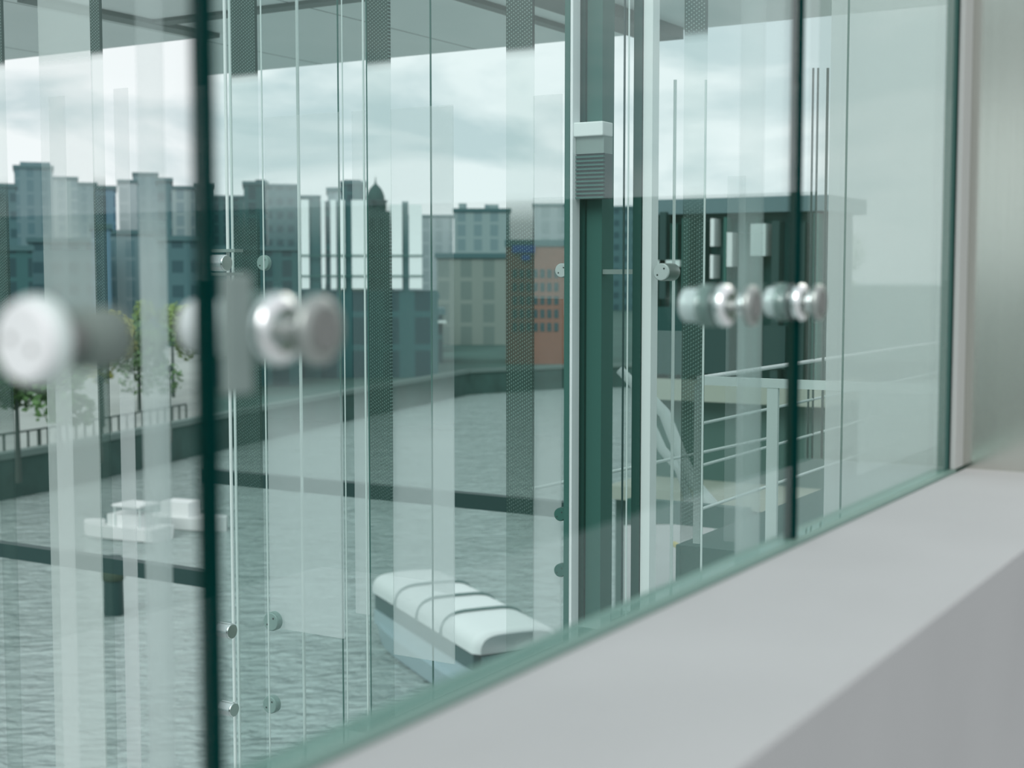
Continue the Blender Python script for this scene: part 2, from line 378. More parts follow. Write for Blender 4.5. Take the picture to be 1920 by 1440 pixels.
# translucent veil panels between the fins, imitating reflected bands of light
def panel(u0, u1, vt, vb, X, mat, label, thick=0.012, name='reflection_veil'):
    a, b = ys(u0, u1, X)
    um = (u0+u1)/2
    zt = min(at_x(um, vt, X).z, CZ) if vt > -50 else CZ
    zb = at_x(um, vb, X).z if vb < 1500 else -6.0
    return tag(MB().box((X-thick/2, a, zb), (X+thick/2, b, zt)).build(name, mat), label, 'glass panel')
panel(84, 180, -100, 1600, XF+0.25, 'veilC', 'milky vertical veil panel imitating a reflection behind the large pale disc fitting')
panel(100, 128, 180, 1600, XF+0.6, 'veilA', 'thin bright strip imitating a reflection on the left milky panel')
panel(221, 246, 165, 1600, XF+0.6, 'veilA', 'thin bright strip imitating a reflection left of the round milky post')
panel(500, 639, 215, 1185, XF+0.05, 'veilA', 'wide veil panel imitating a reflection between the second and third dark fins')
panel(735, 850, 200, 1235, XF+0.05, 'veilA', 'wide veil panel imitating a reflection right of the dome fin')
panel(810, 850, 200, 1110, XF+0.30, 'veilA', 'veil strip imitating a reflection, overlapping the panel right of the dome fin')
panel(1001, 1053, 178, 1600, XF+0.05, 'veilA', 'narrow veil panel imitating a reflection between the brick building fin and the steel mullion')
panel(1363, 1396, 330, 1600, XF+1.3, 'veilB', 'faint veil strip imitating a reflection left of the right round milky post')
panel(1000, 1056, 370, 560, XF+0.3, 'veilB', 'short faint veil imitating a reflection beside the steel mullion')
panel(663, 690, 208, 1150, XF+0.20, 'veilA', 'slim veil strip imitating a reflection directly left of the dome fin')
panel(1222, 1281, 620, 1600, XF+1.6, 'veilB', 'faint veil imitating a reflection right of the white strip')
M['veilD'] = veil('pier_reflection_veil', (0.93, 0.96, 0.955), 0.50)  # pale sheet imitating the steel pier mirrored in the near glass
panel(1552, 1850, -100, 1600, 6.8, 'veilD', 'broad pale veil panel imitating the mirrored steel pier')
# lines and rods
def vrod(u, X, wpx, mat, label, vt=-100, vb=1600, name='vertical_rod', dx=0.0):
    p = at_x(u, 517, X); r = wpx/2/FPX*(p.dot(FWD))
    zt = CZ if vt < 0 else at_x(u, vt, X).z
    zb = -6.0 if vb > 1500 else at_x(u, vb, X).z
    return tag(MB().lathe((X, p.y, zb), (0, 0, 1), [(0, r), (zt-zb, r)], n=16).build(name, mat), label, 'rod')
vrod(428, XF-0.25, 6, 'white', 'thin white rod imitating a glass edge highlight left of the second full height fin')  # white paint stands in for the highlight on a glass edge
vrod(437, XF-0.1, 5, 'pale', 'thin dull rod just right of the bright white rod')
vrod(562, XF+0.4, 6, 'pale', 'pale thin rod in the middle of the wide veil panel')
vrod(645, XF-0.1, 2.5, 'pale', 'hair thin rod at the right edge of the wide veil panel')
vrod(684, XF-0.1, 4, 'pale', 'thin pale rod immediately left of the dome fin')
vrod(690, XF-0.2, 2.5, 'midgreen', 'thin green rod touching the dome fin')
vrod(809, XF+0.2, 3.5, 'midgreen', 'thin green rod in the panel right of the dome fin')
vrod(637, XF+0.3, 3, 'midgreen', 'thin green rod left of the dome fin')
vrod(495, XF-0.1, 3, 'pale', 'thin pale rod right of the second full height fin')
vrod(1263, XF+0.5, 6, 'pale', 'pale thin rod left of the right fritted fin', vt=150)
vrod(1320, XF-0.1, 4, 'pale', 'pale thin rod right of the right fritted fin', vt=150)
vrod(1583, 6.6, 4, 'midgreen', 'thin grey line in the broad veil panel')
for u, wd in ((1519, 4), (1528, 4), (1546, 5)):
    vrod(u, 9.0, wd, 'bar', {1519: 'dark thin rod nearest the right dark joint', 1528: 'dark thin rod, middle of three by the right joint', 1546: 'dark thin rod nearest the mirrored steel'}[u], vt=128, vb=860)

# mullion cluster at u 1062..1222
mull = empty('steel_mullion', (XF, yr(1096, XF), -6.0), 'tall dark green steel mullion with a bright edge, right of the brick building', 'mullion')
def mpart(u0, u1, x0, x1, mat, name):
    a, b = ys(u0, u1, x0); y0 = mull.location.y
    return MB().box((x0-XF, a-y0, 0), (x1-XF, b-y0, CZ+6.0)).build(name, mat, mull)
mpart(1058, 1068, XF-0.06, XF, 'midgreen', 'flange')
mpart(1068.5, 1073, XF-0.10, XF-0.03, 'cap', 'highlight_strip')['label'] = 'bright strip imitating the edge highlight'  # highlight along the edge put in as a bright strip
mpart(1076, 1096, XF, XF+0.12, 'darkgreen', 'web')
mpart(1096.5, 1128, XF+0.02, XF+0.14, 'midgreen', 'cover_plate')
post = empty('steel_post', (XF, yr(1196, XF), -6.0), 'green steel post carrying a white strip, left of the round turned disc fitting', 'post')
y0 = post.location.y
for u0, u1, x0, x1, mat, nm in ((1186, 1201, XF-0.05, XF+0.02, 'darkgreen', 'flange'), (1204, 1221, XF-0.04, XF+0.03, 'white', 'white_strip')):
    a, b = ys(u0, u1, x0)
    MB().box((x0-XF, a-y0, 0), (x1-XF, b-y0, CZ+6.0)).build(nm, mat, post)
vrod(1169, XF-0.1, 4, 'bar', 'thin dark blue green rod between mullion and post')
vrod(1177, XF-0.1, 3, 'pale', 'thin pale rod between mullion and post')
vrod(1135, XF+0.2, 3, 'pale', 'thin pale rod right beside the steel mullion')
# rail bridging the gap between mullion and post
a, b = ys(1127, 1186, XF+0.03)
tag(MB().box((XF+0.03, a, at_x(1150, 514, XF).z), (XF+0.06, b, at_x(1150, 505, XF).z)).build('cross_bar', 'greyplate'), 'short grey cross bar between the mullion and the green post', 'bar')
# round milky posts, nearer
def round_post(u, wpx, X, label):
    p = at_x(u, 517, X); r = wpx/2/FPX*p.dot(FWD)
    return tag(MB().lathe((p.x, p.y, -6.0), (0, 0, 1), [(0, r), (CZ+6.0, r)], n=48).build('round_post', 'veilP'), label, 'post')
M['veilP'] = veil('milky_tube_veil', (0.78, 0.85, 0.84), 0.42, bands=[(-3, 1), (0.04, .95), (0.2, .35)])  # opacity drops higher up to imitate a reflection fading against the sky
round_post(288, 50, 2.2, 'blurred milky round post between the disc fitting and the left dark joint')
round_post(1407, 46, 3.6, 'blurred milky round post behind the right hand steel fitting')

# small fittings of the inner screen
def small_fitting(u, v, X, axis, Rpx, label, mat='satin', barrel=0.05, holes=True):
    p = at_x(u, v, X); r = Rpx/FPX*p.dot(FWD)
    e = empty('small_fitting', p, label, 'glass fitting')
    MB().lathe((0, 0, 0), axis, [(0, r*.93), (0.002, r), (0.010, r)], n=32).build('cap', mat if mat != 'satin' else 'smallcap', e)
    MB().lathe(Vector(axis)*0.010, axis, [(0, r*1.05), (barrel, r*1.05)], n=32).build('barrel', mat, e)
    if holes:
        for dy, dz in ((r*.45, -r*.35), (-r*.4, r*.4)):
            off = Vector((-0.001, dy, dz)) if abs(axis[0]) > .5 else Vector((dy, -0.001, dz))
            MB().lathe(off, axis, [(0, r*.11), (0.0015, r*.11)], n=12).build('pin_hole', 'hole', e)
    return e
small_fitting(1239, 510, XF-0.12, (1, 0, 0), 16, 'round turned steel disc with two pin holes right of the white strip', barrel=0.11)
small_fitting(1052, 507, XF-0.02, (1, 0, 0), 13, 'half hidden small steel disc left of the steel mullion', barrel=0.03)
small_fitting(492, 493, XF-0.02, (1, 0, 0), 14, 'small faint steel disc right of the second full height fin', 'ghost', barrel=0.015)
small_fitting(426, 493, XF-0.40, (0, 1, 0), 15, 'small steel barrel fitting on the bright rod at eye level', 'chrome', barrel=0.085, holes=False)
small_fitting(436, 1184, XF-0.40, (0, 1, 0), 14, 'small steel barrel fitting on the bright rod, upper of the low pair', 'chrome', barrel=0.075, holes=False)
small_fitting(440, 1331, XF-0.40, (0, 1, 0), 13, 'small steel barrel fitting on the bright rod, lowest', 'chrome', barrel=0.075, holes=False)
small_fitting(507, 1166, XF-0.02, (1, 0, 0), 17, 'small green steel disc low on the inner screen beside the wide veil panel', 'ghost', barrel=0.03)
small_fitting(505, 1322, XF-0.02, (1, 0, 0), 16, 'lowest green steel disc on the inner screen', 'ghost', barrel=0.03)
small_fitting(1049, 965, XF-0.02, (1, 0, 0), 12, 'small dark disc low beside the mullion, upper one', 'midgreen', barrel=0.03)
small_fitting(1049, 1070, XF-0.02, (1, 0, 0), 12, 'small dark disc low beside the mullion, lower one', 'midgreen', barrel=0.03)
for v, lab in ((470, 'thin flat grey bracket above the eye level barrel fitting'), (514, 'thin flat grey bracket below the eye level barrel fitting')):
    a, b = ys(398, 443, XF-0.3); z = at_x(420, v, XF-0.3).z
    tag(MB().box((XF-0.31, a, z-0.008), (XF-0.245, b, z+0.008)).build('flat_bracket', 'greyplate'), lab, 'bracket')

# cross beams of the far edge of the hall (at x = 12 and x = 10.1)
def low_beam(u0, u1, v0, v1, X, th, label, mat='bar'):
    p0 = at_x(u0, v0, X); p1 = at_x(u1, v1, X); z = (p0.z+p1.z)/2
    return tag(MB().box((X, min(p0.y, p1.y), z-th), (X+0.12, max(p0.y, p1.y), z)).build('cross_beam', mat), label, 'beam')
low_beam(380, 1062, 880, 943, 12.0, 0.15, 'dark teal cross beam over the river behind the middle fins')
low_beam(-60, 384, 1016, 1066, 10.1, 0.15, 'dark teal cross beam in the left pane below the small white boat')
low_beam(1176, 1400, 928, 962, 12.0, 0.20, 'dark cross beam right of the green post', 'midgreen')

# ------------------------------------------------------------------ railings and stair in the right part
RZ = -0.55
c = at_z(1310, 709, RZ)
rl = empty('railing', (c.x, c.y, RZ), 'pale steel railing turning a corner behind the right hand fitting', 'railing')
MB().tube([(0, 0, 0), (9, 0, 0)], 0.013).build('top_rail', 'cap', rl)
MB().box((-0.015, -1.75, -0.035), (0.015, 0, 0.012)).build('front_rail', 'pale', rl)
for dz in (-0.25, -0.48, -0.72):
    MB().tube([(0, 0, dz), (9, 0, dz)], 0.009).build('lower_rail', 'pale', rl)
pp = at_x(1450, 720, c.x)
for y in (pp.y-c.y,):
    MB().box((-0.012, y-0.03, -0.9), (0.012, y+0.03, -0.035)).build('post', 'pale', rl)
MB().box((-0.012, -0.02, -0.9), (0.012, 0.02, -0.035)).build('post', 'pale', rl)
MB().box((-0.1, -1.8, -1.10), (9.2, 0.08, -0.9)).build('curb', 'midgreen', rl)
h0 = at_z(1000, 916, -1.1); h1 = at_z(1440, 822, -1.1)
tag(MB().tube([h0, h1], 0.010).build('handrail', 'pale'), 'thin pale handrail slanting across the foot of the steel mullion', 'handrail')
st = [at_x(u, v, 13.0) for u, v in ((1212, 740), (1246, 775), (1275, 850), (1300, 905), (1335, 945), (1352, 1000), (1362, 1045))]
tag(MB().tube(st, 0.06, 10).build('stair_stringer', 'pale'), 'pale bent stair stringer descending right of the white strip', 'stair')
st2 = [p+Vector((1.2, 0.9, 0.15)) for p in st]
tag(MB().tube(st2, 0.05, 10).build('stair_stringer', 'pale'), 'second pale bent stair stringer just right of the first', 'stair')

# ------------------------------------------------------------------ office wing behind the right part
XW = 25.0
wing = empty('office_wing', (XW, 10, -12.2), 'low dark glazed office wing with flat roof behind the right pane', 'building')
def wb(x0, x1, y0, y1, z0, z1, mat, name, lab=None):
    o = MB().box((x0-XW, y0-10, z0+12.2), (x1-XW, y1-10, z1+12.2)).build(name, mat, wing)
    if lab: o['label'] = lab
    return o
M['fascia'] = pbr('blue_grey_roof_edge', (0.12, 0.20, 0.215), 0.5)
M['teal_glass'] = pbr('dark_teal_glazing', (0.010, 0.060, 0.057), 0.4, spec=.25)
M['wingwall'] = pbr('grey_green_render', (0.06, 0.13, 0.115), 0.7, noise=.2, nscale=.8)
M['tan'] = pbr('tan_slab_edge', (0.36, 0.40, 0.34), 0.7)
M['lamp'] = None
wy0, wy1 = yr(1552, XW), yr(1192, XW)
zr = at_x(1350, 371, XW).z
wb(XW, XW+2.2, wy0, wy1, zr-0.28, zr, 'fascia', 'roof')
wb(XW+0.25, XW+2.0, wy0+.2, wy1-.1, -1.95, zr-0.28, 'teal_glass', 'upper_glazing')
wb(XW-0.1, XW+2.0, wy0, wy1, -2.35, -1.95, 'tan', 'floor_slab')
wb(XW+0.4, XW+1.9, wy0, wy1-.1, -3.9, -2.35, 'wingwall', 'lower_wall')
wb(XW-1.2, XW+1.9, wy0, wy1, -4.15, -3.9, 'tan', 'ledge')
wb(XW-0.8, XW+1.9, wy0, wy1, -12.2, -4.15, 'wingwall', 'base_wall')
rr = random.Random(3)
u = 1226
while u < 1560:
    wd = rr.choice((4, 6, 9, 14)); y = yr(u, XW); ww = wd/FPX*27
    wb(XW-0.05, XW+0.2, y-ww, y, -1.95, zr-0.30-rr.random()*0.25, rr.choice(('darkgreen', 'midgreen', 'pale', 'bar')), 'mullion')
    u += wd+rr.choice((8, 16, 26, 34))
for u0, u1, v0, v1, mat, nm in ((1240, 1252, 398, 560, 'bar', 'dark_panel'), (1335, 1342, 410, 462, 'white', 'white_panel'), (1335, 1341, 478, 522, 'white', 'white_panel'),
                        (1222, 1320, 575, 700, 'teal_glass', 'dark_window'), (1324, 1372, 600, 700, 'bar', 'dark_window'), (1436, 1478, 610, 690, 'bar', 'dark_window'),
                        (1225, 1278, 488, 500, 'pale', 'desk_edge'), (1410, 1438, 420, 480, 'pale', 'light_panel'), (1366, 1376, 436, 500, 'white', 'light_panel')):
    a, b = yr(u1, XW), yr(u0, XW)
    wb(XW-0.10, XW+0.22, a, b, at_x(u0, v1, XW).z, at_x(u0, v0, XW).z, mat, nm)
tag(MB().tube([at_x(1265, 1020, 16), at_x(1325, 1064, 14)], 0.035).build('barrier_pole', pbr('yellow_paint', (0.62, 0.50, 0.10), 0.5)), 'yellow barrier pole lying low on the deck right of the white strip', 'pole')
# pale landing deck below the wing
d0 = [at_z(1170, 985, -4.3), at_z(1420, 980, -4.3), at_z(1560, 1000, -4.3), at_z(1560, 1120, -4.3), at_z(1170, 1180, -4.3)]
tag(MB().prism([(p.x, p.y) for p in reversed(d0)], -12.2, -4.3).build('landing_deck', 'concrete'), 'pale landing deck low behind the right pane', 'deck')
# louvred grille with a white cap fixed to the face of the mullion
XL = 5.93
a, b = ys(1079, 1131, XL); hw = (b-a)/2
z0, z1, z2, z3 = [at_x(1104, v, XL).z for v in (229, 256, 288, 372)]
lv = empty('louvred_grille', (XL, (a+b)/2, z3), 'small louvred grille with a white cap, high on the steel mullion', 'grille')
MB().box((-0.02, -hw-.004, z1-z3), (0.085, hw+.004, z0-z3)).build('cap', 'white', lv, bevel=0.006)
MB().box((0.0, -hw, z2-z3), (0.088, hw, z1-z3)).build('neck', 'greyplate', lv)
MB().box((0.012, -hw, 0), (0.088, hw, z2-z3)).build('back_plate', 'bar', lv)
lm = MB()
for k in range(11):
    z = (z2-z3)*k/11; lm.box((-0.004, -hw, z), (0.012, hw, z+(z2-z3)/11*.45))
lm.build('slats', 'midgreen', lv)
# ------------------------------------------------------------------ far bank
ZW, ZQ = -12.0, -9.8
bank_uv = [(-420, 1010), (-120, 965), (120, 915), (390, 850), (640, 792), (880, 740), (1060, 729), (1600, 716), (2600, 700)]
bank = [at_z(u, v, ZW) for u, v in bank_uv]
far = [p.normalized()*1500 for p in reversed([Vector((b.x, b.y, 0)) for b in bank])]
poly = [(p.x, p.y) for p in bank]+[(p.x, p.y) for p in far]
M['paving'] = pbr('quay_paving', (0.34, 0.38, 0.36), 0.85, noise=.3, nscale=0.15)
M['quaywall'] = pbr('stained_quay_wall', (0.035, 0.085, 0.075), 0.85, noise=.6, nscale=0.5)
def polyprism(poly, z0, z1, mats, name):
    n = len(poly); mb = MB(); 
    vs = [(x, y, z0) for x, y in poly]+[(x, y, z1) for x, y in poly]
    mb.add(vs, [tuple(range(n, 2*n))], 0)
    mb.add(vs, [(i, n+i, n+(i+1) % n, (i+1) % n) for i in range(n)], 1)
    return mb.build(name, mats)
M['asphalt'] = pbr('dark_quay_ground', (0.05, 0.115, 0.10), 0.9, noise=.5, nscale=0.12)
nb = len(bank)
for i0, i1, top, lab in ((0, 3, 'paving', 'left part of the far river bank, pale paved quay above a stained wall'), (3, nb-1, 'asphalt', 'right part of the far river bank, dark ground above a stained wall')):
    pl = [(q.x, q.y) for q in bank[i0:i1+1]]+[(q.x, q.y) for q in far[nb-1-i1:nb-i0]]
    struct(polyprism(list(reversed(pl)), ZW-0.3, ZQ, [top, 'quaywall'], 'floor_quay'), lab)
# coping of the quay
cop = MB()
for i in range(len(bank)-1):
    a = Vector((bank[i].x, bank[i].y, ZQ)); b = Vector((bank[i+1].x, bank[i+1].y, ZQ)); d = (b-a).normalized(); nrm = Vector((-d.y, d.x, 0))
    if nrm.dot(a) < 0: nrm = -nrm
    q = [a-nrm*0.15, b-nrm*0.15, b+nrm*0.6, a+nrm*0.6]
    cop.add([*q, *[p+Vector((0, 0, .35)) for p in q]], [(0, 3, 2, 1), (4, 5, 6, 7), (0, 1, 5, 4), (1, 2, 6, 5), (2, 3, 7, 6), (3, 0, 4, 7)])
M['coping'] = pbr('grey_green_stone', (0.13, 0.19, 0.175), 0.8)
tag(cop.build('quay_coping', 'coping'), 'pale stone coping along the edge of the far quay', 'coping')

M['fence'] = pbr('dark_fence_metal', (0.04, 0.07, 0.06), 0.6)
def fence_run(i0, i1, back, label, nper=60):
    a = bank[i0]; b = bank[i1]; a = Vector((a.x, a.y, ZQ)); b = Vector((b.x, b.y, ZQ)); d = (b-a); L = d.length; d.normalize(); nrm = Vector((-d.y, d.x, 0))
    if nrm.dot(a) < 0: nrm = -nrm
    a = a+nrm*back; ang = math.atan2(d.y, d.x)
    e = empty('quay_fence', a, label, 'fence', rz=ang)
    MB().box((0, -.04, 1.05), (L, .04, 1.15)).build('top_rail', 'fence', e)
    n = min(95, int(L/0.9)); base = MB().box((-.05, -.05, 0), (.05, .05, 1.05)).build('picket', 'fence', e)
    for k in range(1, n+1):
        c_ = base.copy(); C.objects.link(c_); c_.parent = e; c_.location = (L*k/n, 0, 0)
fence_run(1, 2, 1.6, 'dark picket fence on the quay at the far left')
fence_run(2, 3, 1.6, 'dark picket fence on the quay behind the round milky post')

def tree(u, v, h, cw, col, label, zb=ZQ, seed=1):
    rt = random.Random(seed); p = at_z(u, v, zb)
    e = empty('quay_tree', (p.x, p.y, zb), label, 'tree')
    MB().lathe((0, 0, 0), (0, 0, 1), [(0, .16), (h*.5, .09), (h*.9, .03)], n=8).build('trunk', 'fence', e)
    mb = MB()
    cl = [(rt.gauss(0, cw*.28), rt.gauss(0, cw*.28), h*.68+rt.uniform(-.28, .26)*h, cw*rt.uniform(.18, .34)) for _ in range(11)]
    for k in range(2600):
        cx, cy, cz, r = rt.choice(cl)
        dv = Vector((rt.gauss(0, 1), rt.gauss(0, 1), rt.gauss(0, 1))).normalized()*r*rt.uniform(.6, 1.05); q = Vector((cx, cy, cz))+dv
        s = rt.uniform(.12, .28); t1 = Vector((rt.gauss(0, 1), rt.gauss(0, 1), rt.gauss(0, 1))).normalized(); t2 = t1.orthogonal().normalized()
        mb.add([q-t1*s, q+t2*s*.6, q+t1*s, q-t2*s*.6], [(0, 1, 2, 3)])
    mb.build('foliage', pbr('tree_leaves', col, .7), e)
    return e
tree(35, 905, 7.6, 4.4, (0.085, 0.19, 0.06), 'green quay tree at the far left below the pale disc fitting', seed=2)
tree(112, 845, 5.6, 2.6, (0.12, 0.22, 0.10), 'small quay tree right below the pale disc fitting', seed=3)
tree(192, 800, 7.4, 3.0, (0.30, 0.33, 0.09), 'yellow green quay tree right of the disc fitting', seed=4)
tree(262, 770, 6.0, 4.6, (0.10, 0.20, 0.08), 'mid green quay tree behind the round milky post', seed=5)
tree(325, 745, 7.8, 3.4, (0.20, 0.30, 0.10), 'light green quay tree left of the left dark joint', seed=6)
tree(470, 735, 8.0, 6.0, (0.05, 0.13, 0.08), 'dark quay tree behind the second full height fin', seed=7)
tree(655, 686, 8.5, 6.0, (0.045, 0.12, 0.075), 'dark quay tree left of the dome fin', seed=8)
tree(770, 690, 6.5, 6.0, (0.05, 0.12, 0.08), 'dark quay tree right of the dome fin', seed=9)
tree(1395, 640, 16, 9.0, (0.16, 0.26, 0.12), 'green tree behind the office wing by the right round post', seed=10)
tree(1560, 632, 17, 9.0, (0.20, 0.30, 0.13), 'light green tree behind the right dark joint', seed=11)

# lamp posts on the quay
def lamp(u, v, h, label):
    p = at_z(u, v, ZQ); e = empty('lamp_post', (p.x, p.y, ZQ), label, 'lamp post')
    MB().lathe((0, 0, 0), (0, 0, 1), [(0, .12), (.8, .12), (.82, .06), (h, .05)], n=10).build('pole', 'fence', e)
    MB().lathe((0, 0, h), (0, 0, 1), [(0, .1), (.1, .25), (.35, .2), (.4, 0.02)], n=10).build('lantern', 'fence', e)
lamp(190, 868, 4.2, 'slim dark lamp post on the quay left of the round milky post')
lamp(320, 830, 4.2, 'slim dark lamp post on the quay between round post and dark joint')

# ------------------------------------------------------------------ city
def tower(u0, u1, vt, D, mat, label, base=ZQ, depth=16, rot=0.0, name='office_building', cat='building', extras=()):
    um = (u0+u1)/2; p = FWD.copy(); p.z = 0; p.normalize()
    lat = (um-960)/FPX*D
    c_ = Vector((p.x, p.y, 0))*D + RGT*lat
    ztop = ray(um, vt).z/ray(um, vt).dot(FWD)*D
    ztop = (517-vt)/FPX*D
    wd = (u1-u0)/FPX*D
    ang = math.atan2(c_.y, c_.x)+rot
    e = empty(name, (c_.x, c_.y, base), label, cat, rz=ang)
    H = ztop-base
    MB().box((0, -wd/2, 0), (depth, wd/2, H)).build('wall', mat, e)
    MB().box((-.3, -wd/2-.3, H), (depth+.3, wd/2+.3, H+0.7)).build('roof', 'cityroof', e)
    for (a0, a1, dv, dep) in extras:     # rooftop blocks: fraction range of the width, height in px
        hh = dv/FPX*D
        MB().box((1.5, -wd/2+wd*(1-a1), H+0.7), (dep, -wd/2+wd*(1-a0), H+0.7+hh)).build('roof_block', mat, e)
    return e, wd, H
M['cityroof'] = pbr('city_roof', (0.06, 0.14, 0.15), 0.8)
F = {}
F['bluegrey'] = facade('blue_grey_facade', (0.12, 0.215, 0.235), (0.075, 0.165, 0.19))
F['pale'] = facade('pale_facade', (0.26, 0.35, 0.355), (0.17, 0.26, 0.28), 3.4, 3.0)
F['teal'] = facade('teal_facade', (0.025, 0.105, 0.11), (0.01, 0.055, 0.065), 3.0, 3.2)
F['slate'] = facade('slate_facade', (0.055, 0.14, 0.155), (0.02, 0.075, 0.09), 2.6, 3.4, .6, .5)
F['beige'] = facade('beige_facade', (0.22, 0.27, 0.245), (0.15, 0.205, 0.19), 3.2, 3.2)
F['blue'] = facade('blue_facade', (0.09, 0.20, 0.27), (0.03, 0.10, 0.16), 3.0, 3.0)
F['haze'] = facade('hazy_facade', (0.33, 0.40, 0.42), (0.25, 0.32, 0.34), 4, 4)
city = [
 # u0, u1, vtop, dist, material, label, extras
 (-60, 34, 352, 330, 'slate', 'slate grey office block at the left edge of the photo', ()),
 (36, 104, 318, 380, 'bluegrey', 'tallest blue grey tower at the far left, broad roof block on top', ((.15, .95, 7, 12),)),
 (104, 150, 338, 420, 'pale', 'pale block stepping down right of the tallest left tower', ()),
 (150, 186, 348, 360, 'bluegrey', 'narrow blue grey block above the disc fitting', ()),
 (186, 222, 356, 300, 'blue', 'narrow blue office block left of the round milky post', ()),
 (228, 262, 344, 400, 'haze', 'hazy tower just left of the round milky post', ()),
 (256, 300, 330, 340, 'bluegrey', 'blue grey tower hidden by the round milky post', ()),
 (300, 326, 342, 320, 'slate', 'slate tower just right of the round milky post', ()),
 (326, 372, 356, 300, 'pale', 'pale block left of the left dark joint', ()),
 (372, 402, 350, 300, 'teal', 'dark block behind the left dark joint', ()),
 (402, 460, 372, 280, 'teal', 'low dark teal block right of the left dark joint', ()),
 (461, 504, 348, 300, 'teal', 'dark teal tower behind the second full height fin', ((.5, .95, 4, 10),)),
 (505, 562, 352, 290, 'slate', 'stepped slate tower right of the second full height fin', ()),
 (545, 602, 372, 300, 'slate', 'lower slate block in the middle of the wide veil panel', ()),
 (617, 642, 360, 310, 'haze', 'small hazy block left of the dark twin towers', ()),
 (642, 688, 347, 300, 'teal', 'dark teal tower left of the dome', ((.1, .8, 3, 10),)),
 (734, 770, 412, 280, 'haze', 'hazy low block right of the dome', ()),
 (760, 850, 408, 340, 'haze', 'wide hazy block beneath the veil panel right of the dome', ()),
 (852, 956, 398, 330, 'pale', 'pale building with roof plant between dome and brick building', ((.08, .22, 10, 8), (.55, .8, 8, 9))),
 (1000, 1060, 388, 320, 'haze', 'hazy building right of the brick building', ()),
 (1060, 1260, 392, 340, 'slate', 'slate building behind the steel mullion', ()),
]
for ci, (u0, u1, vt, D, mt, lab, ex) in enumerate(city):
    D = 275+(ci*2 % 7)*27
    tower(u0, u1, vt, D, F[mt], lab, extras=ex)
# lower, nearer blocks standing on the quay
near = [
 (-80, 60, 470, 190, 'teal', 'dark lower quay building at the left edge of the photo', ()),
 (60, 176, 455, 205, 'slate', 'slate lower building behind the disc fitting', ()),
 (176, 210, 430, 200, 'blue', 'narrow deep blue lower building behind the disc fitting neck', ()),
 (212, 300, 440, 210, 'bluegrey', 'blue grey lower building behind the round milky post', ()),
 (300, 392, 452, 190, 'slate', 'slate lower building left of the left dark joint', ()),
 (392, 560, 470, 185, 'teal', 'long dark teal quay building behind the left fitting', ()),
 (560, 820, 560, 170, 'teal', 'long low dark quay building under the sky slit pavilion', ()),
 (820, 950, 484, 165, 'beige', 'beige quay building between pavilion and brick building', ()),
]
for ci, (u0, u1, vt, D, mt, lab, ex) in enumerate(near):
    D = (196, 222, 206, 232, 200, 226, 182, 205)[ci]
    tower(u0, u1, vt, D, F[mt], lab, extras=ex, depth=12, name='quay_building')
# low sheds with bright flat roofs by the quay
for (u0, u1, vt, D, lab) in ((395, 560, 618, 128, 'low dark shed near the quay edge behind the left fitting'), (735, 830, 590, 162, 'low dark shed right of the dome fin')):
    e, wd, H = tower(u0, u1, vt, D, F['teal'], lab, depth=8, name='quay_shed', cat='shed')
    MB().box((-1.2, -wd/2-.4, H-0.9), (-0.3, wd/2+.4, H-0.6)).build('canopy', 'pale', e)
# domed tower
D = 240; p = Vector((FWD.x, FWD.y, 0)).normalized()*D+RGT*((706-960)/FPX*D)
k = D/FPX
dm = empty('domed_tower', (p.x, p.y, ZQ), 'dark stone tower with a pointed dome behind the middle fin', 'tower', rz=math.atan2(p.y, p.x))
zt = lambda v: (517-v)*k-ZQ
F['stone'] = facade('dark_stone_facade', (0.045, 0.09, 0.085), (0.015, 0.04, 0.04), 1.6, 4.2, .5, .55)
MB().box((-1.9, -2.9, 0), (2.9, 2.9, zt(398))).build('shaft', F['stone'], dm)
MB().lathe((0.3, 0, zt(398)), (0, 0, 1), [(0, 1.75), (1.5, 1.75), (1.6, 1.95), (1.9, 1.95)], n=24).build('drum', F['stone'], dm)
MB().lathe((0.3, 0, zt(398)+1.9), (0, 0, 1), [(0, 1.45), (.5, 1.5), (1.2, 1.3), (1.9, .95), (2.4, .5), (2.7, .2), (3.2, .1), (4.0, .02)], n=24).build('dome', M['darkgreen'], dm)
# brick building with windows and blue sign
D = 160; k = D/FPX; p = Vector((FWD.x, FWD.y, 0)).normalized()*D+RGT*((1004-960)/FPX*D)
M['brick'] = pbr('orange_brick', (0.24, 0.115, 0.08), 0.85, noise=.25, nscale=2)
M['bluesign'] = pbr('blue_sign', (0.01, 0.05, 0.42), 0.5)
M['winglass'] = pbr('dark_window_glass', (0.02, 0.07, 0.08), 0.2)
br = empty('brick_building', (p.x, p.y, ZQ), 'orange brick building with rows of windows behind the right fin', 'building', rz=math.atan2(p.y, p.x))
hw = 54*k; zt = lambda v: (517-v)*k-ZQ
MB().box((0, -hw, 0), (12, hw, zt(462))).build('wall', 'brick', br)
MB().box((-.2, -hw-.2, zt(462)), (12.2, hw+.2, zt(450))).build('roof', 'cityroof', br)
wbm = MB().box((-0.08, -.24, 0), (0.05, .24, .95)).build('window', 'winglass', br)
first = True
for r in range(5):
    for q in range(7):
        o = wbm if first else wbm.copy()
        if not first: C.objects.link(o); o.parent = br
        first = False
        o.location = (0, -hw+0.9+q*(2*hw-1.8)/6, zt(504+r*25)-1.0)
MB().box((-0.5, -hw+56*k, zt(474)), (-0.2, -hw+98*k, zt(460))).build('sign', 'bluesign', br)
MB().box((-0.5, -hw+64*k, zt(488)), (-0.2, -hw+80*k, zt(478))).build('sign', 'bluesign', br)
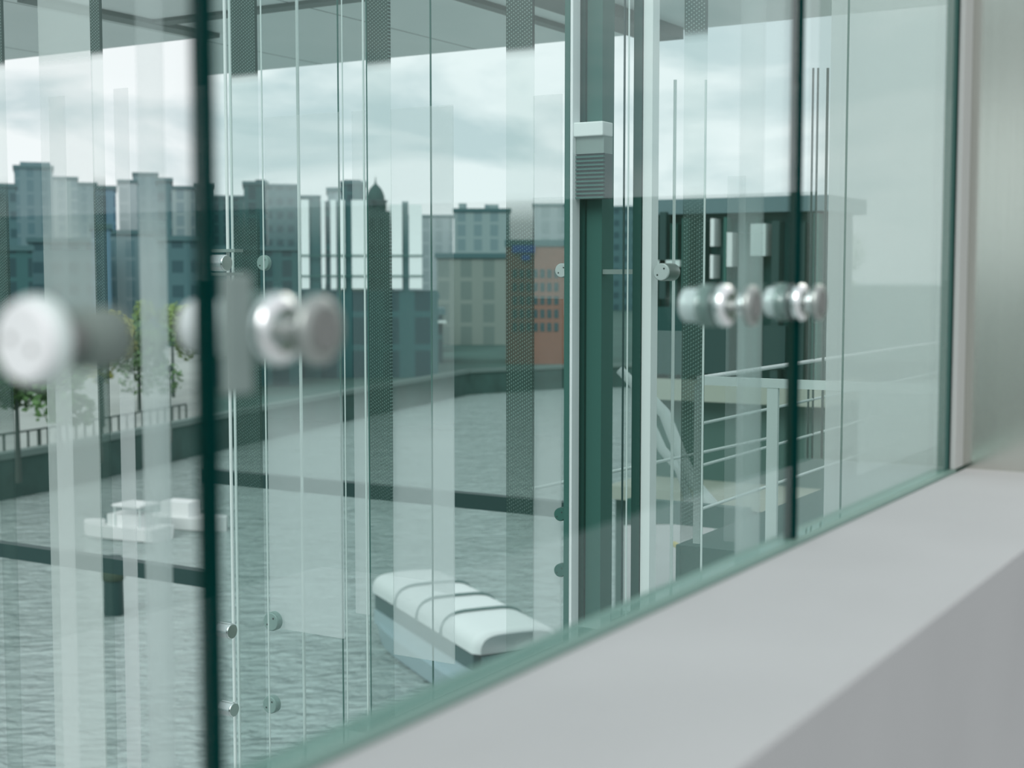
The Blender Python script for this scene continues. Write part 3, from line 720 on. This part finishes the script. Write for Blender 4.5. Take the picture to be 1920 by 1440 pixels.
# added pavilion: white panels stand in for sky showing through slits
D = 138; k = D/FPX; p = Vector((FWD.x, FWD.y, 0)).normalized()*D+RGT*((680-960)/FPX*D)
pv = empty('sky_slit_pavilion', (p.x, p.y, ZQ), 'added pavilion whose white upright panels imitate bright slits of sky behind the middle fins', 'building', rz=math.atan2(p.y, p.x))
zt = lambda v: (517-v)*k-ZQ
yy = lambda u: -(u-680)*k
M['panelwhite'] = pbr('sky_slit_white', (0.88, 0.93, 0.93), 0.5)  # white colour stands in for bright sky seen through slits
MB().box((0.5, yy(822), 0), (5, yy(565), zt(545))).build('base', F['teal'], pv)
for u0, u1 in ((567, 582), (605, 611), (622, 632), (639, 648), (661, 690), (733, 755), (768, 792)):
    MB().box((0.1, yy(u1), zt(541)), (0.4, yy(u0), zt(376+(8 if u0 > 730 else 0)))).build('white_panel', 'panelwhite', pv)
for u0, u1 in ((583, 604), (612, 621), (633, 638), (649, 660), (755.5, 767)):
    MB().box((0.5, yy(u1), zt(545)), (1.1, yy(u0), zt(378))).build('dark_pier', F['teal'], pv)
for v in (478, 516):
    MB().box((-0.05, yy(795), zt(v+2)), (0.09, yy(563), zt(v))).build('rail', 'midgreen', pv)

# ------------------------------------------------------------------ boats
def hull(L, W, H, n=24, bow=0.35):
    mb = MB(); prof = []
    for i in range(n+1):
        t = i/n; x = -L/2+L*t
        f = 1.0 if t < 1-bow else max(0.02, math.sqrt(max(0, 1-((t-(1-bow))/bow)**2)))
        sheer = 0.18*H*max(0, (t-.5)*2)**2
        prof.append((x, W/2*f, sheer))
    vs = []
    for x, hw_, s in prof:
        vs += [(x, -hw_, H+s), (x, -hw_*.86, 0.05), (x, 0, -0.25), (x, hw_*.86, 0.05), (x, hw_, H+s)]
    fs = []
    for i in range(n):
        for j in range(4): fs.append((i*5+j, i*5+j+1, (i+1)*5+j+1, (i+1)*5+j))
        fs.append((i*5+4, i*5, (i+1)*5, (i+1)*5+4))
    fs.append((0, 4, 3, 2, 1))
    mb.add(vs, fs, 0, False); return mb
M['hullblue'] = pbr('pale_blue_hull', (0.36, 0.47, 0.50), 0.4)
M['canvas'] = pbr('white_roof_canvas', (0.72, 0.75, 0.745), 0.6)
M['hoop'] = pbr('dark_roof_strap', (0.08, 0.15, 0.14), 0.6)
M['cabin'] = pbr('dark_cabin_window', (0.03, 0.09, 0.09), 0.2)
a = at_z(764, 1079, -9.9); b = at_z(962, 1188, -9.9)
mid = (a+b)/2; dv = (b-a); Lr = Vector((dv.x, dv.y, 0)).length; ang = math.atan2(-dv.y, -dv.x)   # bow points away, to the upper left
boat = empty('tour_boat', (mid.x, mid.y, ZW), 'long covered tour boat with a white arched roof and dark straps', 'boat', rz=ang)
W = 2.5
hull(Lr+2.6, W+0.5, 0.75).build('hull', 'hullblue', boat)
MB().box((-Lr/2-.1, -W/2-.02, 0.7), (Lr/2-.3, W/2+.02, 1.15)).build('side_panel', 'hullblue', boat)
MB().box((-Lr/2, -W/2+.05, 1.15), (Lr/2-.2, W/2-.05, 1.75)).build('window_band', 'cabin', boat)
def roofsec(wd, z0, h, n=18):
    pts = []
    for i in range(n+1):
        t = PI*i/n; cx = math.copysign(abs(math.cos(t))**0.45, math.cos(t)); pts.append((wd/2*cx, z0+h*abs(math.sin(t))**0.7))
    return pts
def roof(x0, x1, wd, z0, h, steps=12, rnd=0.5):
    mb = MB(); sec = roofsec(wd, z0, h); n = len(sec); vs = []; fs = []
    xs = [x0+(x1-x0)*i/steps for i in range(steps+1)]
    for x in xs:
        e_ = min(1, (x1-x)/rnd, (x-x0)/(rnd*.3)) if rnd else 1; e_ = max(0.0, e_); s = .86+.14*math.sqrt(1-(1-e_)**2)
        vs += [(x, y*s, z0+(z-z0)*s) for y, z in sec]
    for i in range(steps):
        for j in range(n-1): fs.append((i*n+j, i*n+j+1, (i+1)*n+j+1, (i+1)*n+j))
    fs.append(tuple(range(n))); fs.append(tuple(reversed(range(steps*n, steps*n+n))))
    mb.add(vs, fs, 0, True); return mb
roof(-Lr/2-.35, Lr/2+.1, W+.1, 1.70, 0.60, 40).build('roof', 'canvas', boat)
for t in (-.29, -.03, .22):
    sec = roofsec(W+.16, 1.55, 0.80); MB().tube([(Lr*t*.9+.1, y, z) for y, z in sec], 0.045, 8).build('roof_strap', 'hoop', boat)
MB().box((-Lr/2-.5, -W/2+.15, 0.75), (-Lr/2-.36, W/2-.15, 1.65)).build('stern_screen', 'cabin', boat)

a = at_z(232, 992, -11.6)
sb = empty('motor_boat', (a.x, a.y, ZW), 'small white motor boat on the river in the left pane', 'boat', rz=math.atan2(RGT.y, RGT.x)+PI-0.42)
hull(4.4, 1.7, 0.62, bow=.5).build('hull', 'canvas', sb)
MB().box((-1.2, -.55, .6), (0.5, .55, 1.15)).build('cabin', 'canvas', sb)
MB().box((0.45, -.5, .7), (0.62, .5, 1.1)).build('windscreen', 'cabin', sb)
MB().box((-1.5, -.7, 1.55), (0.1, .7, 1.65)).build('sun_roof', 'canvas', sb)
for x, y in ((-1.4, -.6), (-1.4, .6), (0, -.6), (0, .6)):
    MB().tube([(x, y, .6), (x, y, 1.56)], .03, 8).build('roof_post', 'pale', sb)
a = at_z(356, 975, -11.6)
sb2 = empty('motor_boat', (a.x, a.y, ZW), 'white motor boat half hidden by the left dark joint', 'boat', rz=math.atan2(RGT.y, RGT.x)-0.42)
hull(4.2, 1.6, 0.6, bow=.5).build('hull', 'canvas', sb2)
MB().box((-1.3, -.5, .6), (0.3, .5, 1.3)).build('cabin', 'canvas', sb2)
a = at_z(214, 1152, ZW)  # added post standing in for an unidentified dark shape on the water
mp_ = empty('stand_in_post', (a.x, a.y, ZW), 'thick dark post added in the river for a dark shape below the small white boat', 'stand-in post')
MB().lathe((0, 0, -0.4), (0, 0, 1), [(0, .36), (2.3, .33), (2.5, .30)], n=24).build('pile', 'bar', mp_)
MB().lathe((0, 0, 1.25), (0, 0, 1), [(0, .38), (0.04, .42), (0.34, .42), (0.38, .38)], n=24).build('fender_ring', 'backwall', mp_)
